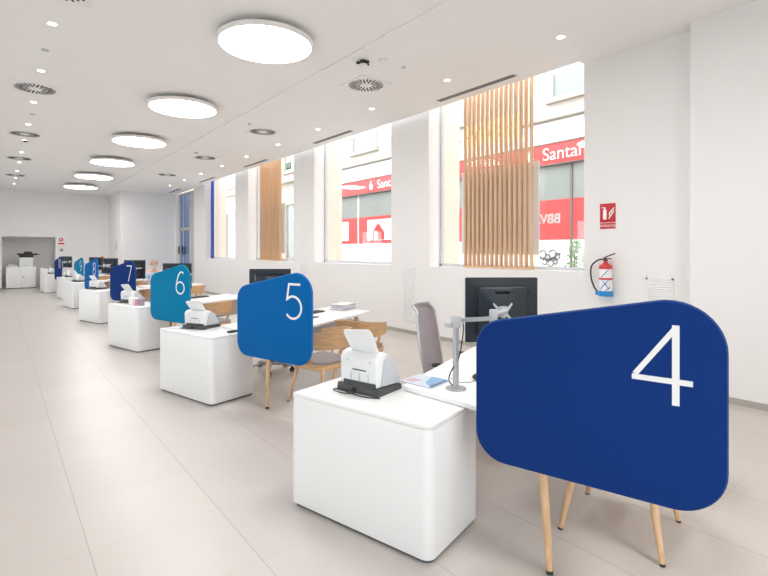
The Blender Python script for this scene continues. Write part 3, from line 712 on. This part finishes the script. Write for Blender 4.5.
# ---- client chairs
def client_chair(c, rz):
    c = V(c); t = thing('wooden_armchair', 'oak armchair with a grey seat, left one behind screen 4, only its legs visible', 'armchair', c, rz, 'oak client armchairs')
    f = V((math.cos(rz+math.pi/2), math.sin(rz+math.pi/2), 0)); r = V((f.y,-f.x,0)); q = lambda x, y, z: c + r*x + f*y + ez*z   # y: forward
    sh = rounded([(-.225,-.23),(.225,-.23),(.235,.23),(-.235,.23)], [.13,.13,.06,.06], 8)
    part('seat_shell', MB().extr([q(x,y,.372) for x,y in sh], (0,0,.062), .01, 2), 'wood', t)
    part('seat', MB().extr([q(x*.96,y*.96,.432) for x,y in sh], (0,0,.042), .016, 3), 'grey_fab', t, 'grey upholstered seat')
    for sx in (-1, 1):
        for sy in (-1, 1):
            leg(t, q(sx*.185, sy*.19, .40), q(sx*.262, sy*.262, 0), .021, .0135, 'woodleg', .012)
    rows_o, rows_i = [], []; N = 26; m = MB(); rows = []
    for i in range(N+1):
        s = -1+2*i/N; a = R(-90 + s*128); rr = .285 + .02*abs(s)
        x, y = rr*math.cos(a), rr*1.02*math.sin(a)*(1.0) + .02 + max(0, abs(s)-.55)*.10
        hh = .11*(1-abs(s)**2.2)+.09; zc = .695 - .02*abs(s) 
        zt, zb = zc + hh*.5, zc - hh*.5; tilt = .035*(1-abs(s)**2)
        nx, ny = math.cos(a), math.sin(a); th = .016
        rows.append([q(x,y,zb), q(x+nx*tilt, y+ny*tilt, zt), q(x+nx*(tilt-th), y+ny*(tilt-th), zt), q(x-nx*th, y-ny*th, zb)])
    b = MB().grid(rows, closed=True)
    part('backrest', b, 'wood', t)
    for sx in (-1, 1):
        part('arm_post', MB().tube([q(sx*.20,-.03,.41), q(sx*.262,-.045,.55), q(sx*.285,-.05,.665)], [.019,.017,.013], 12), 'wood', t)
    return t
CA = (2.862,1.335,0); CB = (3.60,1.50,0)
ca = client_chair(CA, R(12))
gb = 'oak client armchairs'
dup(ca, about(CA, 13, V(CB)-V(CA)), 'oak armchair behind screen 4, the farther one, only two foot tips visible', gb)
dup(ca, T(5) @ about(CA, 2, (-.11,-.09,0)), 'oak armchair with grey seat beside the right edge of screen 5', gb)
dup(ca, T(5) @ about(CA, -72, V((.62,.22,0))), 'oak armchair behind the nearest scanner, right one of the pair at desk 5', gb)
for k in (6,7,8,9):
    dup(ca, T(k) @ about(CA, 6, (-.05,.05,0)), 'oak armchair at the desk behind the screen, %s, nearer the aisle' % WHO[k], gb)
    dup(ca, T(k) @ about(CA, 20, V((.80,.22,0))), 'oak armchair at the desk behind the screen, %s, nearer the windows' % WHO[k], gb)

# ---- desk items
m = thing('brochure', 'blue and pale brochure lying on desk 4 beside the arm pole', 'brochure', (2.2,2.3,.7525))
ang = R(0)
def quad(pts, z0, z1): return MB().prism(pts, z0, z1)
Bq = [V((2.085,2.41,0)), V((2.115,2.16,0)), V((2.345,2.215,0)), V((2.30,2.47,0))]
bl = lambda u, v: (Bq[0]*(1-u)*(1-v)+Bq[1]*u*(1-v)+Bq[2]*u*v+Bq[3]*(1-u)*v).xy
def bq(a, z0, z1): return MB().prism([tuple(bl(u,v)) for u,v in a], z0, z1)
part('cover', bq(((0,0),(1,0),(1,1),(0,1)), .7525, .760), 'bro2', m)
part('picture', bq(((.62,.02),(.98,.02),(.98,.98),(.30,.98),(.34,.6)), .7601, .7608).bm and bq(((.62,.30),(.98,.05),(.98,.98),(.45,.98)), .7601, .7608), 'bro1', m)
part('picture', bq(((.05,.1),(.30,.1),(.42,.45),(.10,.5)), .7601, .7608), 'bro3', m)
part('title_strip', bq(((.90,.04),(.985,.04),(.985,.9),(.90,.9)), .7609, .7614), 'bro4', m)
t = thing('computer_mouse', 'black mouse on desk 4 right of the arm pole', 'mouse', (2.53,2.13,.7525), R(30))
part('mouse_body', MB().ball((2.53,2.13,.773), .033, (1.5,.95,.60)), 'black', t); part('mouse_wire', MB().tube(smooth([(2.49,2.11,.757),(2.42,2.11,.7555),(2.37,2.16,.7555),(2.40,2.26,.7555)]), .002, 6), 'cable', t)
def keyboard(c, rz, label, w=.42):
    t = thing('keyboard', label, 'keyboard', c, rz, 'black keyboards'); m = MB(); mt = Matrix.Translation(c) @ Matrix.Rotation(rz,4,'Z')
    part('keyboard_body', MB().box(V(c)+ez*.008, (w,.15,.016), rz=rz, bev=.004), 'black', t)
    for i in range(14):
        for j in range(5): m.box(mt @ V((-w/2+.03+i*(w-.06)/13, -.052+j*.026, .018)), ((w-.06)/13*.8,.020,.005), rz=rz)
    part('keys', m, 'scandark', t); return t
kb = keyboard((3.18,2.50,.7525), R(25), 'black keyboard on desk 4 hidden behind the monitor and screen')
dup(kb, T(5) @ Matrix.Translation((.24,.12,0)), 'black keyboard on desk 5 at the right edge of the blue screen')
dup(kb, T(6) @ Matrix.Translation((-.28,.02,0)), 'black keyboard on desk 6 right of the teal screen')
def flat(name, k, c, d, rz, m, label, cat, z=.7525):
    mb = MB().box((c[0],c[1],z+d[2]/2), d, rz=R(rz), bev=min(.004, d[2]*.3)); o = solid(name, mb, m, label, cat, (c[0],c[1],z))
    o.matrix_basis = T(k) @ o.matrix_basis; return o
flat('phone', 5, (3.20,2.20), (.16,.075,.010), 25, 'black', 'flat black phone on desk 5 in front of the keyboard', 'phone')
flat('stapler', 5, tuple(cp(.10,.33).xy), (.11,.05,.022), 20, 'black', 'small black object on the cabinet at the left edge of screen 5', 'stapler', .7205)
# stack of papers and folders on desk 5
for i in range(7):
    rz = 24 + random.uniform(-9,9); off = (random.uniform(-.02,.02), random.uniform(-.02,.02)); h = [.012,.010,.014,.010,.012,.009,.006][i]
    flat('paper_folder', 5, (4.03+off[0], 2.74+off[1]), (.34,.24,h*1.15), rz, ['lilac','paper','lilac','paper','lilac','paper','paper'][i],
         'folder in the paper stack at the right end of desk 5, %s' % ['bottom one','second from bottom','third from bottom','middle one','third from top','second from top','white topmost one'][i], 'folder', z=.7525+[0,.014,.0255,.042,.0535,.0675,.078][i])['group'] = 'folders stacked on desk 5'
for i in range(3):
    flat('paper_folder', 6, (3.80+.02*i, 2.82-.01*i), (.30,.215,.010), 22+5*i, ['lilac','paper','lilac'][i], 'lilac and white papers on the right of desk 6, %s sheet pile' % ['lower','middle','upper'][i], 'folder', z=.7525+.010*i)['group'] = 'papers on desk 6'
flat('storage_box', 6, tuple(cp(.42,.15).xy), (.12,.12,.125), 14, 'paper', 'small white box on the cabinet in front of the navy 7 screen', 'box', .7205)
def tub(k, u, v, r, h, m, label):
    c = cp(u, v, .7205); o = solid('pen_tub', MB().lathe([(0,0),(r,0),(r,h),(r*.88,h),(r*.88,.01),(0,.01)], c, 20), m, label, 'pen tub', c); o.matrix_basis = T(k) @ o.matrix_basis
tub(6, .30, .15, .036, .10, 'pink', 'pink pen tub beside the small white box on the third cabinet'); tub(6, .22, .19, .034, .105, 'mauve', 'lilac pen tub right of the pink one')
flat('paper_heap', 6, tuple(cp(.03,.36).xy), (.14,.2,.05), 10, 'paper', 'white paper pad on the third cabinet at the left edge of screen 6', 'paper', .7205)
for k in (7,8,9):
    flat('paper_heap', k, (2.75,2.0), (.3,.22,.05), 20, 'paper', 'white papers on the desk behind the screen, %s' % WHO[k], 'paper')
    flat('paper_folder', k, (3.3,2.3), (.34,.24,.045), 30, 'wood' if k == 7 else 'lilac', 'folder on the desk behind the screen, %s' % WHO[k], 'folder')

# ================================================================== PEOPLE
def person(base, rz, label, shirt, hair, beard=True):
    """seated, facing local -Y"""
    t = thing('person', label, 'person', base, rz, None)
    mt = t.matrix_basis.copy(); q = lambda x, y, z: mt @ V((x,y,z))
    def skin(verts, edges, radii, sub=2):
        me = bpy.data.meshes.new('sk'); me.from_pydata(verts, edges, []); o = bpy.data.objects.new('sk', me); COL.objects.link(o)
        sm = o.modifiers.new('s', 'SKIN'); 
        for v_, rr in zip(me.skin_vertices[0].data, radii): v_.radius = rr if isinstance(rr, tuple) else (rr, rr)
        me.skin_vertices[0].data[0].use_root = True
        o.modifiers.new('b', 'SUBSURF').levels = sub
        bpy.context.view_layer.update()
        e = bpy.data.meshes.new_from_object(o.evaluated_get(bpy.context.evaluated_depsgraph_get())); bpy.data.objects.remove(o)
        mb = MB(); mb.bm.from_mesh(e); bpy.data.meshes.remove(e); mb.bm.transform(mt); return mb
    # body: pelvis, spine, neck, head base, arms, legs as one surface
    vs = [(0,0,.52),(0,.02,.68),(0,.02,.86),(0,.01,.98),(0,-.01,1.05),(0,-.02,1.10),
          (-.17,.01,.97),(-.22,-.02,.76),(-.17,-.24,.775),(-.13,-.32,.785),
          (.17,.01,.97),(.22,-.02,.76),(.17,-.24,.775),(.13,-.32,.785),
          (-.10,-.05,.50),(-.13,-.42,.50),(-.13,-.42,.10),(-.13,-.52,.04), (.10,-.05,.50),(.13,-.42,.50),(.13,-.42,.10),(.13,-.52,.04)]
    es = [(0,1),(1,2),(2,3),(3,4),(4,5),(3,6),(6,7),(7,8),(8,9),(3,10),(10,11),(11,12),(12,13),(0,14),(14,15),(15,16),(16,17),(0,18),(18,19),(19,20),(20,21)]
    rd = [(.15,.11),(.14,.10),(.15,.10),(.12,.085),(.055,.055),(.052,.055),.062,.046,.036,.028,.062,.046,.036,.028,.085,.065,.045,.035,.085,.065,.045,.035]
    body = skin(vs, es, rd)
    # head with brow, nose, chin and ears added to the same mesh
    b = bmesh.new(); bmesh.ops.create_uvsphere(b, u_segments=24, v_segments=18, radius=1)
    for v_ in b.verts:
        x, y, z = v_.co; w_ = 1 - .22*max(0, -z)**1.5
        v_.co = V((x*.077*w_, y*.096 - (.010 if (z < -.3 and y < 0) else 0), z*.118))
        if y < -.6 and abs(x) < .28 and -.35 < z < .15: v_.co.y -= .018*(1-abs(x)/.28)*(1-abs(z+.2)/.5)
        if y < -.5 and .08 < z < .25 and abs(x) < .6: v_.co.y -= .004
    b.transform(mt @ Matrix.Translation((0,-.035,1.205)) @ Matrix.Rotation(R(6),4,'X')); body._merge(b)
    for sx in (-1,1): body.ball(q(sx*.079,-.02,1.20), .022, (.4,.8,1.3), 10, 8)
    for sx in (-1,1):
        for k in range(4): body.tube([q(sx*(.13-.011*k+.0),-.33,.783), q(sx*(.125-.013*k),-.375,.786), q(sx*(.12-.014*k),-.405-(.01 if k in (1,2) else 0),.775)], [.0095,.009,.007], 8)
        body.tube([q(sx*.115,-.32,.79), q(sx*.082,-.345,.79), q(sx*.072,-.37,.782)], [.011,.010,.008], 8)
    part('body', body, 'skin', t, sharp=60)
    sh = skin(vs[:3]+[(0,.01,1.0),vs[6],vs[7],(-.18,-.20,.775),vs[10],vs[11],(.18,-.20,.775)], [(0,1),(1,2),(2,3),(3,4),(4,5),(5,6),(3,7),(7,8),(8,9)], [(.165,.125),(.155,.115),(.165,.115),(.145,.10),.078,.056,.044,.074,.056,.044])
    part('shirt', sh, shirt, t, sharp=60)
    tr = skin([vs[0],vs[14],vs[15],(-.13,-.42,.14),vs[18],vs[19],(.13,-.42,.14)], [(0,1),(1,2),(2,3),(0,4),(4,5),(5,6)], [(.165,.12),.1,.078,.056,.1,.078,.056])
    part('trousers', tr, 'trousers', t, sharp=60)
    shoe = MB()
    for sx in (-1,1): shoe.ball(q(sx*.13,-.49,.045), .05, (.95,2.5,.9))
    part('shoes', shoe, 'black', t)
    hb = MB(); b = bmesh.new(); bmesh.ops.create_uvsphere(b, u_segments=24, v_segments=18, radius=1)
    bmesh.ops.delete(b, geom=[v_ for v_ in b.verts if (v_.co.y < -.35 and v_.co.z < .45) or v_.co.z < -.45], context='VERTS')
    for v_ in b.verts: v_.co = V((v_.co.x*.085, v_.co.y*.106, v_.co.z*.128))
    b.transform(mt @ Matrix.Translation((0,-.03,1.208))); hb._merge(b); part('hair', hb, hair, t)
    if beard:
        b = bmesh.new(); bmesh.ops.create_uvsphere(b, u_segments=20, v_segments=14, radius=1)
        bmesh.ops.delete(b, geom=[v_ for v_ in b.verts if v_.co.y > .25 or v_.co.z > .35], context='VERTS')
        for v_ in b.verts: v_.co = V((v_.co.x*.068, v_.co.y*.055, v_.co.z*.062))
        b.transform(mt @ Matrix.Translation((0,-.092,1.128))); part('beard', MB()._merge(b), 'beard', t)
    part('eyes', MB().ball(q(-.03,-.125,1.215), .008, (1.3,.6,.8), 8, 6).ball(q(.03,-.125,1.215), .008, (1.3,.6,.8), 8, 6), 'black', t)
    g = MB()
    for sx in (-1,1):
        g.tube([q(sx*.033+.024*math.cos(2*math.pi*i/12), -.137, 1.213+.017*math.sin(2*math.pi*i/12)) for i in range(13)], .0022, 6)
        g.tube([q(sx*.056,-.136,1.216), q(sx*.08,-.03,1.216)], .002, 6)
    g.tube([q(-.009,-.138,1.215), q(.009,-.138,1.215)], .002, 6)
    part('glasses', g, 'red' if beard else 'black', t)
    return t
person((3.13,13.35,.10), R(-4), 'grey-haired bearded person in glasses and light blue shirt, seated behind teal screen', 'shirt', 'hair', True)
person((2.98,20.2,.10), R(-4), 'person seated far behind the distant monitors, only copper hair showing', 'shirt', 'hairo', False)

# ================================================================== COPIER ALCOVE AND FAR WALL
t = thing('copier_cabinet', 'low white two-door cabinet in the alcove under the copier', 'cabinet', (.78,26.3,0))
part('body', MB().bx(.26,1.30,26.0,26.55,.03,.93,bev=.004), 'lam', t); part('plinth', MB().bx(.28,1.28,26.02,26.5,0,.03), 'plinth', t)
for a, b in ((.265,.777),(.783,1.295)):
    d = part('door', MB().bx(a,b,25.982,26.0,.04,.92,bev=.002), 'lamtop', t)
    if a > .5: part('lock', MB().tube([(.86,25.985,.5),(.86,25.97,.5)], .02, 12), 'black', d)
t = thing('copier', 'white copier with dark scanner lid on the alcove cabinet', 'copier', (.95,26.3,.93))
part('body', MB().bx(.72,1.20,26.05,26.5,.931,1.33,bev=.01), 'lam', t)
part('drawer_line', MB().bx(.73,1.19,26.045,26.05,1.10,1.108).bx(.88,1.04,26.04,26.05,.96,.985), 'silver2', t)
part('scan_unit', MB().bx(.72,1.22,26.03,26.5,1.34,1.44,bev=.012).bx(.64,1.36,26.05,26.48,1.44,1.52,bev=.015).bx(.88,1.16,26.1,26.45,1.52,1.60,bev=.015).box((1.38,26.1,1.47),(.14,.1,.03),bev=.005), 'black', t)
t = solid('paper_tray', MB().bx(.30,.66,26.1,26.45,.931,.965,bev=.004).bx(.33,.63,26.12,26.40,.965,1.02), 'board', 'low grey paper tray beside the copier on the alcove cabinet', 'tray', (.48,26.27,.931))
t = thing('side_cabinet', 'white cabinet standing free right of the copier alcove opening', 'cabinet', (1.7,25.2,0))
part('body', MB().bx(1.42,2.0,25.1,25.7,.03,.86,bev=.02), 'lam', t); part('plinth', MB().bx(1.44,1.98,25.12,25.68,0,.03), 'plinth', t); part('lid', MB().bx(1.415,2.005,25.09,25.7,.862,.885,bev=.004), 'lamtop', t)
t = thing('wall_sign', 'red and white square sign on the far wall beside the alcove', 'sign', (2.2,FY,2.1))
part('sign_plate', MB().bx(2.07,2.35,FY-.008,FY-.001,1.90,2.28), 'digit', t)
m = MB().lathe([(.035,-.002),(.09,-.002),(.09,0),(.035,0)], (2.21,FY-.009,2.13), 20, rot=Matrix.Rotation(R(90),4,'X')).bx(2.09,2.33,FY-.011,FY-.008,1.92,1.99)
part('pictogram', m, 'extred', t, 'red ring and strip')
t = thing('alarm_button', 'small grey box on the far wall under the red sign', 'alarm box', (2.22,FY,1.65))
part('housing', MB().bx(2.15,2.29,FY-.05,FY-.001,1.60,1.74,bev=.008), 'silver2', t); part('button', MB().bx(2.19,2.25,FY-.055,FY-.05,1.64,1.70), 'scandark', t)
solid('wall_intercom', MB().bx(4.075,4.099,24.0,24.12,1.65,2.05,bev=.006), 'silver2', 'narrow grey wall plate on the side of the far wall block', 'wall plate', (4.09,24.06,1.65))

# ================================================================== THE STREET OUTSIDE
FX = 13.0
struct('ground', MB().bx(6.9, FX+8, -12, 70, -.9, -.8).bx(-25, X0-.4, -30, 70, -.9, -.8).bx(X0-.4, 21, -30, Y0-.5, -.9, -.8), 'asphalt')
bt = thing('street_building', 'pale building across the street with white fascia and upper windows', 'building', (FX,20,-.8))
part('facade', MB().bx(FX+.02, FX+6, -10, 65, -.8, 14), 'beige', bt)
part('fascia', MB().bx(FX-.10, FX+.05, -10, 21, 4.83, 5.50), 'shopwhite', bt)
part('ledge', MB().bx(FX-.30, FX+.05, -10, 65, 5.52, 5.66), 'beiged', bt)
for y in (7.2, 12.4, 17.6, 24.5, 29, 34, 39.5, 45):
    wf = part('window', MB().bx(FX-.06, FX+.04, y-.95, y-.83, 6.2, 8.6).bx(FX-.06, FX+.04, y+.83, y+.95, 6.2, 8.6).bx(FX-.10, FX+.04, y-1.05, y+1.05, 8.5, 8.72).bx(FX-.14, FX+.04, y-1.05, y+1.05, 6.05, 6.2), 'beiged', bt)
    part('pane', MB().bx(FX-.0, FX+.03, y-.83, y+.83, 6.2, 8.5), 'shopglass', wf)
for y in (22, 26.5, 31, 36, 42, 48):
    part('pilaster', MB().bx(FX-.18, FX+.05, y-.35, y+.35, -.8, 5.5), 'beiged', bt)
for y in (24.2, 28.7, 33.5, 39, 45):
    wf = part('window', MB().bx(FX-.08, FX+.04, y-1.0, y-.85, 1.2, 4.3).bx(FX-.08, FX+.04, y+.85, y+1.0, 1.2, 4.3).bx(FX-.1, FX+.04, y-1.05, y+1.05, 4.25, 4.45), 'beiged', bt)
    part('pane', MB().bx(FX, FX+.03, y-.85, y+.85, 1.2, 4.3), 'shopglass', wf)
sf = thing('shop_front', 'red and white shop front across the street under a red name band', 'shop front', (FX,12,-.8))
part('sign_band', MB().bx(FX-.22, FX+.015, -8, 21, 4.20, 4.80, bev=.01), 'shopred', sf)
part('band_edge', MB().bx(FX-.24, FX+.02, -8, 21, 4.79, 4.83).bx(FX-.23, FX+.02, -8, 21, 4.17, 4.20), 'shopline', sf)
part('upper_glazing', MB().bx(FX-.05, FX+.015, -8, 21, 3.15, 4.17), 'shopglass', sf)
part('red_panel', MB().bx(FX-.07, FX+.015, -8, 21, 1.95, 3.15), 'shopred', sf)
part('lower_panel', MB().bx(FX-.08, FX+.015, -8, 21, -.8, 1.95), 'shopwhite', sf)
for y in (7.42, 11.0, 14.6, 17.95, 20.7): part('mullion', MB().bx(FX-.10, FX, y-.03, y+.03, 1.0, 4.17), 'shopline' if y < 8 else 'shopwhite', sf)
part('display_poster', MB().bx(FX-.085, FX, 15.25, 17.25, 2.10, 3.0), 'shopwhite', sf); part('display_poster', MB().bx(FX-.085, FX, 18.75, 19.9, 2.10, 3.0), 'shopwhite', sf)
part('display_poster', MB().bx(FX-.085, FX, 10.35, 11.0, 2.0, 3.05), 'shopwhite', sf)
x = FX-.095
part('house_picture', MB().extr([(x,16.05,2.12),(x,16.85,2.12),(x,16.85,2.45),(x,16.45,2.85),(x,16.05,2.45)], (.01,0,0)), 'extred', sf, 'red house with grey roof')
mb = MB(); ribbon(mb, [(16.98,2.36),(16.45,2.90),(15.92,2.36)], .07, lambda u, z, d: (x-.002-d, u, z), .008); mb.bx(x-.008, x, 16.5, 16.75, 2.12, 2.5); part('house_roof', mb, 'silver2', sf)
for y0, flame in ((16.35, 16.80), (8.27, 8.70)):
    part('shop_lettering', text_mb('Santander', .53, (FX-.235, y0, 4.32), (0,-1,0), (0,0,1), .012, bold=-.004), 'digit', sf, 'white shop name')
    f_ = MB().lathe([(0,-.012),(.12,-.012),(.13,0),(0,0)], (FX-.225, flame, 4.44), 20, rot=Matrix.Rotation(R(90),4,'Y')).extr([(FX-.24, flame+.07, 4.5), (FX-.24, flame+.01, 4.72), (FX-.24, flame-.07, 4.5)], (.012,0,0))
    part('flame_emblem', f_, 'digit', sf)
# curly spray drawing on the lower panel
g = MB()
for cy, cz, rr in ((8.35,1.52,.11),(8.18,1.42,.09),(8.02,1.52,.12),(7.86,1.47,.08),(8.28,1.30,.08),(8.08,1.26,.09),(7.92,1.30,.06)):
    g.tube([(FX-.10, cy+rr*math.cos(R(a)), cz+rr*1.1*math.sin(R(a))) for a in range(20, 360, 20)], .014, 6)
g.tube([(FX-.10,8.45,1.4),(FX-.10,8.1,1.38),(FX-.10,7.75,1.56)], .014, 6)
solid('graffiti', g, 'graf', 'dark curly graffiti on the white wall across the street', 'graffiti', (FX-.085,8.1,1.2))
# bush outside the nearest window
def bush(c, r, h, label):
    c = V(c); t = thing('street_bush', label, 'bush', c); lf = MB(); sm = MB()
    for i in range(14):
        a = random.uniform(0, 6.28); tip = c + V((math.cos(a)*r*random.uniform(.3,1), math.sin(a)*r*random.uniform(.3,1), h*random.uniform(.6,1)))
        sm.tube([c+ez*.1, c*.6+tip*.4+ez*.2, tip], [.02,.012,.005], 6)
    b = bmesh.new()
    for i in range(900):
        a = random.uniform(0, 6.28); q_ = random.random()**.5*r; z = random.uniform(.25,1)*h
        p = c + V((math.cos(a)*q_*math.sin(math.pi*min(1,z/h*.85+.1)), math.sin(a)*q_*math.sin(math.pi*min(1,z/h*.85+.1)), z)); d = V((random.gauss(0,1),random.gauss(0,1),random.gauss(0,1))).normalized(); e = d.orthogonal().normalized()
        l = random.uniform(.05,.1); b.faces.new([b.verts.new(p), b.verts.new(p+d*l*.5+e*l*.28), b.verts.new(p+d*l), b.verts.new(p+d*l*.5-e*l*.28)])
    lf._merge(b)
    part('stems', sm, 'stem', t); part('foliage', lf, 'leaf', t)
    pt = MB().lathe([(0,0),(r*.6,0),(r*.75,.45),(r*.68,.45),(r*.6,.38),(0,.38)], c, 24); part('planter', pt, 'beiged', t)
bush((9.0, 5.05, -.8), .42, 2.62, 'green bush outside the nearest window at its lower right corner')

# ================================================================== LIGHT, SKY AND CAMERA
wd = bpy.data.worlds.new('sky'); scene.world = wd; wd.use_nodes = True
nt = wd.node_tree; bg = nt.nodes['Background']; bg.inputs[0].default_value = (.94,.968,1,1); bg.inputs[1].default_value = 3.9

cam = bpy.data.cameras.new('camera'); co = bpy.data.objects.new('camera', cam); COL.objects.link(co)
co.location = (0,0,1.62); co.rotation_euler = (R(90), 0, R(-38.8)); cam.lens = 22.5; cam.sensor_width = 36; cam.shift_y = -37/768
cam.clip_start = .05; cam.clip_end = 200
scene.camera = co
scene.view_settings.view_transform = 'Standard'; scene.view_settings.look = 'None'; scene.view_settings.exposure = 0.35; scene.view_settings.gamma = 1
scene.view_settings.use_curve_mapping = False
scene.cycles.max_bounces = 10; scene.cycles.diffuse_bounces = 6; scene.cycles.sample_clamp_indirect = 6; scene.cycles.use_denoising = True
